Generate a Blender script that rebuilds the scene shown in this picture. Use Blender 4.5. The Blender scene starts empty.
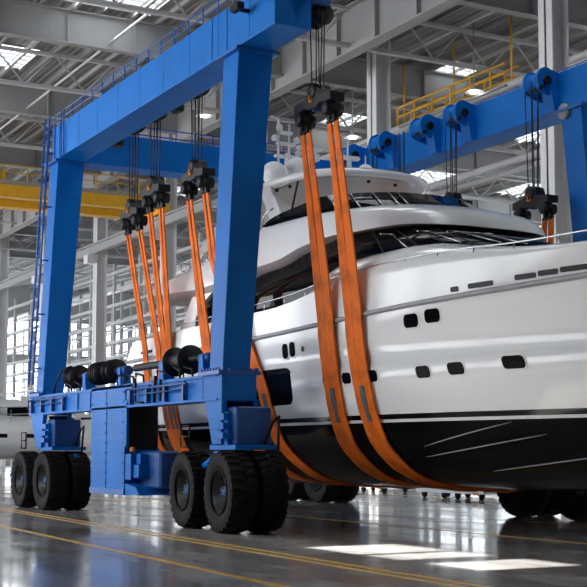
import bpy, math, random
from mathutils import Vector, Matrix
random.seed(7)
PI = math.pi
scene = bpy.context.scene
COL = scene.collection

# ------------------------------------------------------------------ materials
def new_mat(name):
    m = bpy.data.materials.new(name); m.use_nodes = True
    nt = m.node_tree; b = nt.nodes['Principled BSDF']
    return m, nt, b

def paint(name, col, rough=.4, metal=0., coat=0., var=.08, scale=3., bump=0., spec=.5):
    m, nt, b = new_mat(name)
    tc = nt.nodes.new('ShaderNodeTexCoord'); n = nt.nodes.new('ShaderNodeTexNoise')
    n.inputs['Scale'].default_value = scale; n.inputs['Detail'].default_value = 5
    nt.links.new(tc.outputs['Object'], n.inputs['Vector'])
    r = nt.nodes.new('ShaderNodeValToRGB')
    c = Vector(col)
    lo = [max(0, x*(1-var)) for x in c]; hi = [min(1, x*(1+var)) for x in c]
    r.color_ramp.elements[0].position = .3; r.color_ramp.elements[1].position = .7
    r.color_ramp.elements[0].color = (*lo, 1); r.color_ramp.elements[1].color = (*hi, 1)
    nt.links.new(n.outputs['Fac'], r.inputs['Fac']); nt.links.new(r.outputs['Color'], b.inputs['Base Color'])
    b.inputs['Roughness'].default_value = rough; b.inputs['Metallic'].default_value = metal
    b.inputs['Coat Weight'].default_value = coat; b.inputs['Coat Roughness'].default_value = .05
    b.inputs['Specular IOR Level'].default_value = spec
    if bump:
        bp = nt.nodes.new('ShaderNodeBump'); bp.inputs['Strength'].default_value = bump; bp.inputs['Distance'].default_value = .02
        n2 = nt.nodes.new('ShaderNodeTexNoise'); n2.inputs['Scale'].default_value = scale*8
        nt.links.new(tc.outputs['Object'], n2.inputs['Vector'])
        nt.links.new(n2.outputs['Fac'], bp.inputs['Height']); nt.links.new(bp.outputs['Normal'], b.inputs['Normal'])
    return m

M = {}
M['blue'] = paint('blue_paint', (.002, .168, .60), .45, var=.10, scale=1.2, spec=.16)
M['blue_rail'] = paint('blue_rail_paint', (.004, .12, .46), .42, var=.1)
M['blue_dark'] = paint('blue_machine_paint', (.005, .07, .27), .45, var=.2)
M['black'] = paint('black_steel', (.008, .0085, .010), .5, var=.25, spec=.3)
M['rope'] = paint('wire_rope', (.02, .02, .022), .55, metal=.3)
M['rubber'] = paint('tyre_rubber', (.007, .007, .0075), .75, var=.35, scale=6, bump=.25, spec=.25)
M['rim'] = paint('wheel_rim', (.012, .013, .016), .4, spec=.4)
M['hub'] = paint('hub_blue', (.03, .12, .28), .4)
M['gel'] = paint('white_gelcoat', (.90, .90, .90), .16, coat=.6, var=.01)
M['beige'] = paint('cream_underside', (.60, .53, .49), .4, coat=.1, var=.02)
M['silver'] = paint('stainless', (.62, .63, .65), .2, metal=1.)
M['grey_line'] = paint('grey_rubbing_strake', (.36, .36, .38), .4)
M['glass_dark'] = paint('dark_glazing', (.003, .0035, .005), .04, var=.1, spec=.10)
M['smoke_white'] = paint('white_plastic', (.80, .80, .81), .3, coat=.2, var=.02)
M['teak'] = paint('teak_deck', (.30, .20, .12), .6)
M['orange_mark'] = paint('orange_mark', (.95, .28, .02), .45)
M['yellow'] = paint('crane_yellow', (.80, .42, .02), .45, var=.08)
M['steel'] = paint('grey_steelwork', (.33, .33, .33), .5, var=.06, scale=.6)
M['steel_light'] = paint('light_steelwork', (.52, .52, .53), .5, var=.05, scale=.6)
M['trailer'] = paint('galvanised', (.5, .52, .54), .45, metal=.3)
M['wood'] = paint('cradle_timber', (.42, .28, .15), .7)
M['column'] = paint('column_paint', (.74, .74, .75), .5, var=.05, scale=.6)
M['wall'] = paint('wall_cladding', (.42, .43, .45), .6, var=.06, scale=.5)
M['wall_dark'] = paint('wall_brown', (.10, .10, .105), .7)
M['sleeve'] = paint('worn_sleeve', (.10, .115, .14), .7, var=.4, scale=9)

def webbing():
    m, nt, b = new_mat('orange_webbing')
    tc = nt.nodes.new('ShaderNodeTexCoord')
    n = nt.nodes.new('ShaderNodeTexNoise'); n.inputs['Scale'].default_value = 2.2; n.inputs['Detail'].default_value = 8
    r = nt.nodes.new('ShaderNodeValToRGB')
    r.color_ramp.elements[0].position = .28; r.color_ramp.elements[0].color = (.60, .12, .012, 1)
    r.color_ramp.elements[1].position = .55; r.color_ramp.elements[1].color = (.98, .20, .018, 1)
    nt.links.new(tc.outputs['Object'], n.inputs['Vector']); nt.links.new(n.outputs['Fac'], r.inputs['Fac'])
    nt.links.new(r.outputs['Color'], b.inputs['Base Color'])
    w = nt.nodes.new('ShaderNodeTexWave'); w.inputs['Scale'].default_value = 14; w.bands_direction = 'X'
    nt.links.new(tc.outputs['Object'], w.inputs['Vector'])
    bp = nt.nodes.new('ShaderNodeBump'); bp.inputs['Strength'].default_value = .3; bp.inputs['Distance'].default_value = .01
    nt.links.new(w.outputs['Fac'], bp.inputs['Height']); nt.links.new(bp.outputs['Normal'], b.inputs['Normal'])
    b.inputs['Roughness'].default_value = .65; b.inputs['Specular IOR Level'].default_value = .2
    return m
M['web'] = webbing()

def hull_paint():
    # white topsides, black boot band, white stripe, black antifouling: by height above the floor
    m, nt, b = new_mat('hull_paint')
    g = nt.nodes.new('ShaderNodeNewGeometry'); s = nt.nodes.new('ShaderNodeSeparateXYZ')
    nt.links.new(g.outputs['Position'], s.inputs['Vector'])
    r = nt.nodes.new('ShaderNodeValToRGB'); r.color_ramp.interpolation = 'CONSTANT'
    mp = nt.nodes.new('ShaderNodeMapRange'); mp.inputs['From Min'].default_value = 0; mp.inputs['From Max'].default_value = 5
    nt.links.new(s.outputs['Z'], mp.inputs['Value']); nt.links.new(mp.outputs['Result'], r.inputs['Fac'])
    e = r.color_ramp.elements
    e[0].position = 0; e[0].color = (.006, .006, .007, 1)
    e[1].position = 2.155/5; e[1].color = (.86, .86, .86, 1)
    x = e.new(2.225/5); x.color = (.008, .008, .010, 1)
    x = e.new(2.31/5); x.color = (.90, .90, .90, 1)
    nt.links.new(r.outputs['Color'], b.inputs['Base Color'])
    st = nt.nodes.new('ShaderNodeMapRange'); st.inputs['From Min'].default_value = 2.15; st.inputs['From Max'].default_value = 2.16
    st.inputs['To Min'].default_value = .18; st.inputs['To Max'].default_value = .5
    nt.links.new(s.outputs['Z'], st.inputs['Value']); nt.links.new(st.outputs['Result'], b.inputs['Specular IOR Level'])
    b.inputs['Roughness'].default_value = .13
    return m
M['hull'] = hull_paint()

def floor_mat():
    m, nt, b = new_mat('polished_concrete')
    tc = nt.nodes.new('ShaderNodeTexCoord')
    mp = nt.nodes.new('ShaderNodeMapping'); mp.inputs['Scale'].default_value = (.35, .9, 1)
    nt.links.new(tc.outputs['Object'], mp.inputs['Vector'])
    n = nt.nodes.new('ShaderNodeTexNoise'); n.inputs['Scale'].default_value = .9; n.inputs['Detail'].default_value = 9; n.inputs['Roughness'].default_value = .65
    nt.links.new(mp.outputs['Vector'], n.inputs['Vector'])
    r = nt.nodes.new('ShaderNodeValToRGB')
    r.color_ramp.elements[0].position = .32; r.color_ramp.elements[0].color = (.17, .163, .156, 1)
    r.color_ramp.elements[1].position = .66; r.color_ramp.elements[1].color = (.48, .46, .44, 1)
    nt.links.new(n.outputs['Fac'], r.inputs['Fac'])
    br = nt.nodes.new('ShaderNodeTexBrick'); br.inputs['Scale'].default_value = 1
    br.inputs['Color1'].default_value = (1, 1, 1, 1); br.inputs['Color2'].default_value = (.94, .94, .94, 1); br.inputs['Mortar'].default_value = (.35, .35, .35, 1)
    br.inputs['Brick Width'].default_value = 6; br.inputs['Row Height'].default_value = 6; br.inputs['Mortar Size'].default_value = .012; br.offset = 0
    nt.links.new(tc.outputs['Object'], br.inputs['Vector'])
    mx = nt.nodes.new('ShaderNodeMix'); mx.data_type = 'RGBA'; mx.blend_type = 'MULTIPLY'; mx.inputs['Factor'].default_value = 1
    nt.links.new(r.outputs['Color'], mx.inputs['A']); nt.links.new(br.outputs['Color'], mx.inputs['B'])
    nt.links.new(mx.outputs['Result'], b.inputs['Base Color'])
    n2 = nt.nodes.new('ShaderNodeTexNoise'); n2.inputs['Scale'].default_value = .7; n2.inputs['Detail'].default_value = 6
    nt.links.new(mp.outputs['Vector'], n2.inputs['Vector'])
    r2 = nt.nodes.new('ShaderNodeMapRange'); r2.inputs['From Min'].default_value = .35; r2.inputs['From Max'].default_value = .65
    r2.inputs['To Min'].default_value = .07; r2.inputs['To Max'].default_value = .24
    nt.links.new(n2.outputs['Fac'], r2.inputs['Value']); nt.links.new(r2.outputs['Result'], b.inputs['Roughness'])
    b.inputs['Specular IOR Level'].default_value = .6
    return m
M['floor'] = floor_mat()

def deck_mat():
    m, nt, b = new_mat('corrugated_roof_deck')
    tc = nt.nodes.new('ShaderNodeTexCoord')
    w = nt.nodes.new('ShaderNodeTexWave'); w.bands_direction = 'Y'; w.inputs['Scale'].default_value = .9
    nt.links.new(tc.outputs['Object'], w.inputs['Vector'])
    bp = nt.nodes.new('ShaderNodeBump'); bp.inputs['Strength'].default_value = .8; bp.inputs['Distance'].default_value = .08
    nt.links.new(w.outputs['Fac'], bp.inputs['Height']); nt.links.new(bp.outputs['Normal'], b.inputs['Normal'])
    b.inputs['Base Color'].default_value = (.27, .265, .26, 1); b.inputs['Roughness'].default_value = .6
    return m
M['deck'] = deck_mat()

def pane_mat():
    m = bpy.data.materials.new('daylight_pane'); m.use_nodes = True
    nt = m.node_tree; nt.nodes.clear()
    o = nt.nodes.new('ShaderNodeOutputMaterial'); t = nt.nodes.new('ShaderNodeBsdfTransparent'); gl = nt.nodes.new('ShaderNodeBsdfGlossy')
    t.inputs['Color'].default_value = (.93, .95, .96, 1); gl.inputs['Roughness'].default_value = .05
    mx = nt.nodes.new('ShaderNodeMixShader'); mx.inputs['Fac'].default_value = .06
    nt.links.new(t.outputs[0], mx.inputs[1]); nt.links.new(gl.outputs[0], mx.inputs[2]); nt.links.new(mx.outputs[0], o.inputs['Surface'])
    return m
M['pane'] = pane_mat()
M['yellow_line'] = paint('floor_line_paint', (.78, .42, .02), .3, var=.15, scale=4)
m_, nt_, b_ = new_mat('lamp_glow'); b_.inputs['Emission Color'].default_value = (1, .97, .9, 1); b_.inputs['Emission Strength'].default_value = 6
M['lamp'] = m_

# ------------------------------------------------------------------ mesh helpers
class MB:
    def __init__(s): s.v = []; s.f = []; s.sm = []; s.pc = []
    def add(s, vs, fs, smooth=False, xf=None):
        o = len(s.v); s.pc.append((o, len(s.f), len(fs), len(vs)))
        s.v += [tuple(xf @ Vector(p)) if xf else tuple(p) for p in vs]
        s.f += [tuple(i+o for i in f) for f in fs]; s.sm += [smooth]*len(fs)
        return s
    def box(s, x0, x1, y0, y1, z0, z1, xf=None):
        return s.hexa([(x0,y0,z0),(x1,y0,z0),(x1,y1,z0),(x0,y1,z0),(x0,y0,z1),(x1,y0,z1),(x1,y1,z1),(x0,y1,z1)], xf)
    def hexa(s, p, xf=None):
        return s.add(p, [(3,2,1,0),(4,5,6,7),(0,1,5,4),(1,2,6,5),(2,3,7,6),(3,0,4,7)], False, xf)
    def cbox(s, x0, x1, y0, y1, z0, z1, c=.03, xf=None):      # box with bevelled edges
        vs = []
        cx, cy, cz = (x0+x1)/2, (y0+y1)/2, (z0+z1)/2
        hx, hy, hz = (x1-x0)/2, (y1-y0)/2, (z1-z0)/2
        c = min(c, hx*.45, hy*.45, hz*.45)
        def ring(ix, iy, z): return [(cx+a*ix+e, cy+b*iy+g, z) for a,b,e,g in ((-1,-1,c,0),(1,-1,-c,0),(1,-1,0,c),(1,1,0,-c),(1,1,-c,0),(-1,1,c,0),(-1,1,0,-c),(-1,-1,0,c))]
        R = [ring(hx-c, hy-c, cz-hz), ring(hx, hy, cz-hz+c), ring(hx, hy, cz+hz-c), ring(hx-c, hy-c, cz+hz)]
        return s.loft(R, closed=True, caps=True, smooth=False, xf=xf)
    def loft(s, rings, closed=True, caps=True, smooth=True, xf=None):
        n = len(rings[0]); vs = [p for r in rings for p in r]; fs = []
        for i in range(len(rings)-1):
            for j in range(n if closed else n-1):
                k = (j+1) % n
                fs.append((i*n+j, i*n+k, (i+1)*n+k, (i+1)*n+j))
        s.add(vs, fs, smooth, xf)
        if caps and closed:
            o = len(s.v)-len(vs)
            s.f.append(tuple(o+j for j in reversed(range(n)))); s.sm.append(False)
            s.f.append(tuple(o+(len(rings)-1)*n+j for j in range(n))); s.sm.append(False)
            a = s.pc[-1]; s.pc[-1] = (a[0], a[1], a[2]+2, a[3])
        return s
    def tube(s, pts, r, n=8, smooth=True, closed=False, xf=None):
        pts = [Vector(p) for p in pts]; rings = []
        up = Vector((0,0,1))
        for i, p in enumerate(pts):
            if closed: t = pts[(i+1)%len(pts)]-pts[i-1]
            else: t = pts[min(i+1,len(pts)-1)]-pts[max(i-1,0)]
            if t.length < 1e-9: t = Vector((0,0,1))
            t.normalize()
            a = t.cross(up)
            if a.length < .05: a = t.cross(Vector((1,0,0)))
            a.normalize(); b = t.cross(a)
            rr = r[i] if isinstance(r, (list,tuple)) else r
            rings.append([tuple(p+(a*math.cos(2*PI*k/n)+b*math.sin(2*PI*k/n))*rr) for k in range(n)])
        if closed: rings.append(rings[0])
        return s.loft(rings, True, not closed, smooth, xf)
    def cyl(s, a, b, r, n=16, r2=None, xf=None):
        a, b = Vector(a), Vector(b)
        return s.tube([a, b], [r, r if r2 is None else r2], n, True, xf=xf)
    def lathe(s, prof, c, axis='Z', n=32, smooth=True, xf=None, caps=True):   # prof: (radius, along)
        rings = []
        for r, h in prof:
            ring = []
            for k in range(n):
                a = 2*PI*k/n; u, w = r*math.cos(a), r*math.sin(a)
                ring.append({'Z': (c[0]+u, c[1]+w, c[2]+h), 'Y': (c[0]+w, c[1]+h, c[2]+u), 'X': (c[0]+h, c[1]+u, c[2]+w)}[axis])
            rings.append(ring)
        return s.loft(rings, True, caps, smooth, xf)
    def prism(s, poly, axis, a, b, xf=None):                     # polygon extruded along an axis
        n = len(poly)
        def P(u, w, t): return {'Y': (u, t, w), 'X': (t, u, w), 'Z': (u, w, t)}[axis]
        vs = [P(u, w, a) for u, w in poly]+[P(u, w, b) for u, w in poly]
        fs = [tuple(range(n)), tuple(reversed(range(n, 2*n)))]+[(i, i+n, (i+1) % n+n, (i+1) % n) for i in range(n)]
        return s.add(vs, fs, False, xf)
    def clusters(s, tol=.012):       # pieces that do not touch come apart
        n = len(s.pc)
        if n < 2: return None
        used = sum(p[2] for p in s.pc)
        if used != len(s.f): return None
        bb = []
        for o, fo, nf, nv in s.pc:
            P = s.v[o:o+nv]; bb.append(([min(p[k] for p in P)-tol for k in range(3)], [max(p[k] for p in P)+tol for k in range(3)]))
        par = list(range(n))
        def find(i):
            while par[i] != i: i = par[i]
            return i
        for i in range(n):
            for j in range(i):
                if all(bb[i][0][k] <= bb[j][1][k] and bb[j][0][k] <= bb[i][1][k] for k in range(3)): par[find(i)] = find(j)
        g = {}
        for i in range(n): g.setdefault(find(i), []).append(i)
        return list(g.values()) if len(g) > 1 else None
    def build(s, name, mat, parent=None, bevel=0.):
        cl = s.clusters() if parent else None
        if cl and len(cl) <= 100:
            out = []
            for c in sorted(cl, key=lambda c: -sum(s.pc[i][2] for i in c)):
                m = MB()
                for i in c:
                    o, fo, nf, nv = s.pc[i]
                    m.add(s.v[o:o+nv], [tuple(k-o for k in f) for f in s.f[fo:fo+nf]]); m.sm[-nf:] = s.sm[fo:fo+nf]
                out.append(m.build1(name, mat, parent, bevel))
            return out[0]
        return s.build1(name, mat, parent, bevel)
    def build1(s, name, mat, parent=None, bevel=0.):
        me = bpy.data.meshes.new(name); me.from_pydata(s.v, [], s.f); me.update()
        me.polygons.foreach_set('use_smooth', s.sm)
        import bmesh
        bm = bmesh.new(); bm.from_mesh(me); bmesh.ops.recalc_face_normals(bm, faces=bm.faces); bm.to_mesh(me); bm.free()
        me.materials.append(M[mat] if isinstance(mat, str) else mat)
        o = bpy.data.objects.new(name, me); COL.objects.link(o)
        if parent: attach(o, parent)
        if bevel:
            bv = o.modifiers.new('bevel', 'BEVEL'); bv.width = bevel; bv.segments = 2; bv.limit_method = 'ANGLE'; bv.angle_limit = math.radians(40)
        return o

def world_of(o):
    m = o.matrix_basis.copy()
    while o.parent:
        m = o.parent.matrix_basis @ o.matrix_parent_inverse @ m if False else o.parent.matrix_basis @ m
        o = o.parent
    return m
def attach(o, parent):      # geometry is given in world space: bring it into the parent's frame
    o.parent = parent
    mw = world_of(parent)
    if o.type == 'MESH' and mw != Matrix.Identity(4): o.data.transform(mw.inverted())
def tag(o, label=None, cat=None, group=None, kind=None):
    if label: o['label'] = label
    if cat: o['category'] = cat
    if group: o['group'] = group
    if kind: o['kind'] = kind
    return o
def thing(name, label, cat, loc=(0,0,0), group=None):
    o = bpy.data.objects.new(name, None); o.empty_display_size = .2; COL.objects.link(o); o.location = loc
    return tag(o, label, cat, group)
def structure(o): o['kind'] = 'structure'; return o
def copy_tree(o, parent=None):
    c = o.copy(); COL.objects.link(c)
    if parent: c.parent = parent
    for ch in list(o.children): copy_tree(ch, c)
    return c
def lerp(a, b, t): return a+(b-a)*t
def interp(tab, x):
    if x <= tab[0][0]: return tab[0][1]
    for (a, va), (b, vb) in zip(tab, tab[1:]):
        if x <= b: return lerp(va, vb, (x-a)/(b-a))
    return tab[-1][1]
def smooth_interp(tab, x):
    if x <= tab[0][0]: return tab[0][1]
    n = len(tab)
    for i in range(n-1):
        (a, va), (b, vb) = tab[i], tab[i+1]
        if x <= b:
            t = (x-a)/(b-a)
            sl = lambda k: 0 if n < 3 else ((tab[min(k+1,n-1)][1]-tab[max(k-1,0)][1])/(tab[min(k+1,n-1)][0]-tab[max(k-1,0)][0]))
            m0, m1 = sl(i)*(b-a), sl(i+1)*(b-a)
            return (2*t**3-3*t**2+1)*va+(t**3-2*t**2+t)*m0+(-2*t**3+3*t**2)*vb+(t**3-t**2)*m1
    return tab[-1][1]

# ------------------------------------------------------------------ the hall
X0, X1, YN, YC, YF, ZR = -125., 44., -27., 20., 72., 21.
structure(MB().box(X0, X1, YN-20, YF, -.3, 0).build('floor', 'floor'))
def strip(i, y0, y1, w, xa=-70, xb=40, yslope=-.042):
    b = MB()
    b.hexa([(xa, y0+(xa)*yslope, .001),(xb, y0+xb*yslope, .001),(xb, y0+xb*yslope+w, .001),(xa, y0+xa*yslope+w, .001),
            (xa, y0+(xa)*yslope, .004),(xb, y0+xb*yslope, .004),(xb, y0+xb*yslope+w, .004),(xa, y0+xa*yslope+w, .004)])
    structure(b.build('trim_%d' % i, 'yellow_line'))
strip(1, -1.70, 0, .11, -15, 40); strip(2, -1.98, 0, .11, -15, 40); strip(3, -3.86, 0, .13, -15, 40)
strip(4, 3.85, 0, .10, -60, 40, -.01); strip(5, 15., 0, .12, -90, 40, 0)

SKY = []   # skylights: x0,x1,y0,y1
SKY += [(-39.4, -35.9, 2.6, 6.9), (-28.7, -24., 5.6, 9.6)]
for x in (-18.6, -29.3, -40.5, -52., -64., -76.): SKY.append((x-1.5, x+1.5, 25.2, 27.4))
for x in (-30, -37, -44, -51, -58, -65, -72, -79): SKY.append((x-2.3, x+2.3, 37.0, 41.5)); SKY.append((x-2.3, x+2.3, 47., 51.)); SKY.append((x-2.0, x+2.0, 59., 63.))
for x in (-64., -76., -88., -100., -112.): SKY.append((x-1.8, x+1.8, 5.5, 9.)); SKY.append((x-1.8, x+1.8, -8., -4.))
for x in (-46., -52., -10.2, -16.3): SKY.append((x-1.7, x+1.7, -21., -16.))  # unseen roof lights, added for bounce off the sunlit floor
for x in (-13.2, -7., -.8, 5.4, 11.6, 17.8): SKY.append((x-2.4, x+2.4, 4.8, 9.5))  # unseen roof lights over the yacht, added to brighten its tops
SUNSKY = [(4.5, 6.25, -12.25, -10.35), (6.45, 7.45, -12.25, -10.35), (7.7, 9.4, -12.25, -10.35)]
SKY += SUNSKY
def ceiling():
    xs = sorted({X0, X1, *[s[0] for s in SKY], *[s[1] for s in SKY]}); ys = sorted({YN, YF, *[s[2] for s in SKY], *[s[3] for s in SKY]})
    b = MB(); idx = {}
    for i, x in enumerate(xs):
        for j, y in enumerate(ys): idx[i, j] = len(b.v); b.v.append((x, y, ZR))
    for i in range(len(xs)-1):
        for j in range(len(ys)-1):
            cx, cy = (xs[i]+xs[i+1])/2, (ys[j]+ys[j+1])/2
            if any(s[0] < cx < s[1] and s[2] < cy < s[3] for s in SKY): continue
            b.f.append((idx[i,j], idx[i+1,j], idx[i+1,j+1], idx[i,j+1])); b.sm.append(False)
    o = b.build('ceiling', 'deck')
    s = o.modifiers.new('thickness', 'SOLIDIFY'); s.thickness = .12; s.offset = 1 if o.data.polygons[0].normal.z > 0 else -1
    structure(o)
ceiling()
wn = 0
for s in SKY:
    wn += 1
    b = MB()
    nb = 1 if s in SUNSKY else max(3, int((s[1]-s[0])/.6))
    for k in range(nb+1):
        x = lerp(s[0], s[1], k/nb); b.box(x-.03, x+.03, s[2], s[3], ZR-.06, ZR+.06)
    for y in ((s[2], s[3]) if s in SUNSKY else (s[2], (s[2]+s[3])/2, s[3])): b.box(s[0], s[1], y-.04, y+.04, ZR-.12, ZR+.06)
    f = structure(b.build('window_%d' % wn, 'steel'))
    MB().box(s[0], s[1], s[2], s[3], ZR+.07, ZR+.09).build('pane', 'pane', f)

# roof steelwork: deep rafters across, purlins along, a girder over each column row
def ibeam(b, axis, a0, a1, c, zb, zt, w=.4, t=.06):
    if axis == 'Y':
        b.box(c-w/2, c+w/2, a0, a1, zb, zb+t); b.box(c-w/2, c+w/2, a0, a1, zt-t, zt); b.box(c-.03, c+.03, a0, a1, zb+t, zt-t)
    else:
        b.box(a0, a1, c-w/2, c+w/2, zb, zb+t); b.box(a0, a1, c-w/2, c+w/2, zt-t, zt); b.box(a0, a1, c-.03, c+.03, zb+t, zt-t)
RAFT = [-29.3+6.2*k for k in range(-11, 12)]
for i, x in enumerate(RAFT):
    b = MB()
    if i % 2 == 1:          # plate girder rafter
        ibeam(b, 'Y', YN, YF, x, ZR-1.75, ZR-.25, .45)
        y = YN+2
        while y < YF: b.box(x-.2, x+.2, y-.02, y+.02, ZR-1.7, ZR-.3); y += 3.1
        m = 'steel'
    else:                   # lattice rafter: slender chords and diagonals
        b.box(x-.12, x+.12, YN, YF, ZR-2.05, ZR-1.88); b.box(x-.12, x+.12, YN, YF, ZR-.42, ZR-.27)
        y = YN
        while y < YF-3:
            b.tube([(x, y, ZR-1.95), (x, y+1.5, ZR-.35), (x, y+3, ZR-1.95)], .05, 6); y += 3
        m = 'steel_light'
    structure(b.build('roof_rafter', m))
y = YN+.8; k = 0
while y < YF:
    if not any(abs(y-YC) < .5 for _ in (0,)):
        b = MB(); big = (k % 2 == 0)
        for xa, xb in ([(X0, 4.45), (9.45, X1)] if -12.4 < y < -10.2 else [(X0, X1)]):     # trimmed round the roof lights
            ibeam(b, 'X', xa, xb, y, ZR-(.26 if big else .18), ZR-.01, .16 if big else .1, .02)
        structure(b.build('roof_purlin', 'steel' if k % 3 else 'steel_light'))
    y += 1.35; k += 1
b = MB(); ibeam(b, 'X', X0, X1, 16.6, ZR-2.4, ZR-.28, .6, .08)
x = X0+2
while x < X1: b.box(x-.03, x+.03, 16.35, 16.85, ZR-2.35, ZR-.3); x += 3.1
structure(b.build('roof_girder', 'steel'))
for yy, zz, rr in ((23.2, 17.6, .16), (26., 18.6, .14), (31., 17.0, .2), (8.0, 19.6, .06), (36., 18.2, .15)):
    structure(MB().tube([(X0, yy, zz), (X1, yy, zz)], rr, 10).build('service_pipe', 'steel_light'))
# columns of the inner row and the crane runway beam
def column(x, y, h, w=.8, name='hall_column', mat='column'):
    b = MB()
    b.box(x-w/2, x+w/2, y-w/2, y-w/2+.06, 0, h); b.box(x-w/2, x+w/2, y+w/2-.06, y+w/2, 0, h); b.box(x-.05, x+.05, y-w/2, y+w/2, 0, h)
    b.box(x-w/2-.0, x-w/2+.05, y-w/2+.06, y+w/2-.06, 0, h)
    b.box(x-w*.75, x+w*.75, y-w*.75, y+w*.75, 0, .05)
    if x < -40: b.box(x-w/2, x+w/2, y-w/2-.7, y-w/2, 14.9, 15.5)
    return structure(b.build(name, mat))
for k in range(-8, 5):
    column(-13.75+12.4*k, YC, ZR-.3)
b = MB(); ibeam(b, 'X', X0, -43, YC-.75, 15.5, 16.15, .4, .06); structure(b.build('runway_beam', 'steel'))
structure(MB().box(X0, -43, YC-.82, YC-.68, 16.15, 16.28).build('runway_rail', 'steel'))
# far long wall: dado, girts, posts, window bands
def wall_right():
    b = MB(); bands = [(1.0, 4.6), (5.4, 9.0), (10., 13.)]
    z = 0
    for a, c in bands+[(ZR, ZR)]:
        b.box(X0, X1, YF, YF+.25, z, a); z = c
    structure(b.build('wall_right', 'wall'))
    global wn
    x = X0
    while x < 0:
        for a, c in bands:
            if random.random() < .18 or a < 2: 
                structure(MB().box(x, x+6.2, YF, YF+.2, a, c).build('wall_panel', 'wall')); continue
            wn += 1; f = MB()
            for kk in range(6): f.box(x+kk*1.24-.04, x+kk*1.24+.04, YF-.02, YF+.1, a, c)
            for zz in (a, (a+c)/2, c): f.box(x, x+6.2, YF-.02, YF+.1, zz-.04, zz+.04)
            fo = structure(f.build('window_%d' % wn, 'steel_light'))
            MB().box(x, x+6.2, YF+.1, YF+.12, a, c).build('pane', 'pane', fo)
        x += 6.2
    x = X0+3
    while x < 10:
        column(x, YF-1.2, ZR-1.2, .6, 'wall_column', 'steel_light'); x += 6.2
    for zz in (4.8, 5.6, 10.2, 11.4, 15.4, 17, 18.6):
        structure(MB().box(X0, X1, YF-.9, YF-.55, zz, zz+.22).build('wall_girt', 'steel_light'))
wall_right()
# a mezzanine gallery with stairs and clutter steelwork on the far side, seen behind the lift
for zz, yy in ((5.2, 44), (9.2, 46), (12.8, 45)):
    b = MB(); b.box(X0, -20, yy-.9, yy+.9, zz, zz+.25)
    for t in (.55, 1.1): b.tube([(X0, yy-.9, zz+t), (-20, yy-.9, zz+t)], .04, 6)
    x = X0
    while x < -20: b.box(x-.04, x+.04, yy-.94, yy-.86, zz, zz+1.1); x += 2.07
    structure(b.build('gallery_walkway', 'steel_light'))
x = X0+1
while x < -20:
    structure(MB().box(x-.2, x+.2, 43.4, 43.8, 0, 13).build('gallery_post', 'steel_light')); x += 6.2
def wall_back():
    b = MB(); 
    for z0, z1 in ((0, 1.5), (6.5, 7.5), (12, 13), (17, ZR)): b.box(X0-.3, X0, YN, YF, z0, z1)
    structure(b.build('wall_back', 'wall'))
    global wn
    for a, c in ((1.5, 6.5), (7.5, 12), (13, 17)):
        wn += 1; f = MB(); y = YN
        while y <= YF: f.box(X0-.1, X0, y-.08, y+.08, a, c); y += 2
        for zz in (a, (a+c)/2, c): f.box(X0-.1, X0, YN, YF, zz-.05, zz+.05)
        fo = structure(f.build('window_%d' % wn, 'steel_light'))
        MB().box(X0-.14, X0-.12, YN, YF, a, c).build('pane', 'pane', fo)
wall_back()
structure(MB().box(X1, X1+.3, YN, YF, 0, ZR).build('wall_front', 'wall_dark'))  # unseen end wall, kept dark so the forward faces stay dim
# near long side, unseen: posts and a wall shaped to limit the daylight
for k in range(-9, 2): column(-13.75+12.4*k, YN, ZR-2.2, .8)
b = MB(); b.box(X0, X1, YN-.3, YN+.3, 17.5, ZR); b.box(3., X1, YN-.3, YN+.3, 0, 17.5); b.box(X0, 3., YN-.3, YN+.3, 0, 5.5)  # unseen solid run and low wall keep light off front and low faces
structure(b.build('wall_left', 'wall_dark'))

# pipe racks and side framing between the inner columns and the far wall
rr = random.Random(3)
for yy in (22.2, 26.5, 33., 39.):
    z = 2.4
    while z < 15.5:
        w_ = rr.choice((.06, .09, .14)); xa = X0+rr.random()*8; xb = -36-rr.random()*8
        structure(MB().box(xa, xb, yy-w_, yy+w_, z, z+w_*1.6).build('pipe_rack_beam', rr.choice(('steel_light', 'steel_light', 'smoke_white'))))
        z += rr.uniform(.9, 2.0)
    x = X0+rr.random()*5
    while x < -40:
        structure(MB().box(x-.11, x+.11, yy-.11, yy+.11, 0, 15.5).build('pipe_rack_post', 'steel_light')); x += 5.1
    b = MB(); x = X0
    while x < -44:
        if rr.random() < .5: b.tube([(x, yy, 2.4), (x+5.1, yy, 7.5)], .05, 5)
        x += 5.1
    structure(b.build('pipe_rack_brace', 'steel_light'))

# ------------------------------------------------------------------ yellow overhead crane
cr = thing('overhead_crane', 'yellow overhead travelling crane spanning the hall behind the blue lift', 'crane', (-53, 5, 15.5))
MB().box(-53.9, -53.0, -26, 19.3, 16.45, 17.35).build('bridge_girder', 'yellow', cr, .03)
MB().box(-51.0, -50.4, -26, 19.3, 16.55, 17.3).build('bridge_girder', 'yellow', cr, .03)
MB().box(-54.6, -49.8, 18.9, 19.6, 16.3, 16.9).build('end_carriage', 'yellow', cr)
MB().box(-50.4, -49.4, -26, 19.3, 17.28, 17.34).build('walkway', 'steel', cr)
b = MB()
for t in (.5, .95): b.tube([(-49.4, -26, 17.3+t), (-49.4, 19.3, 17.3+t)], .035, 6)
y = -26
while y < 19.4: b.box(-49.44, -49.36, y-.03, y+.03, 17.3, 18.28); y += 1.4
b.build('handrail', 'yellow', cr)
h = MB(); h.cbox(-52.9, -51.1, 7, 9.6, 17.35, 18.2); h.build('trolley', 'yellow', cr)
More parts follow.
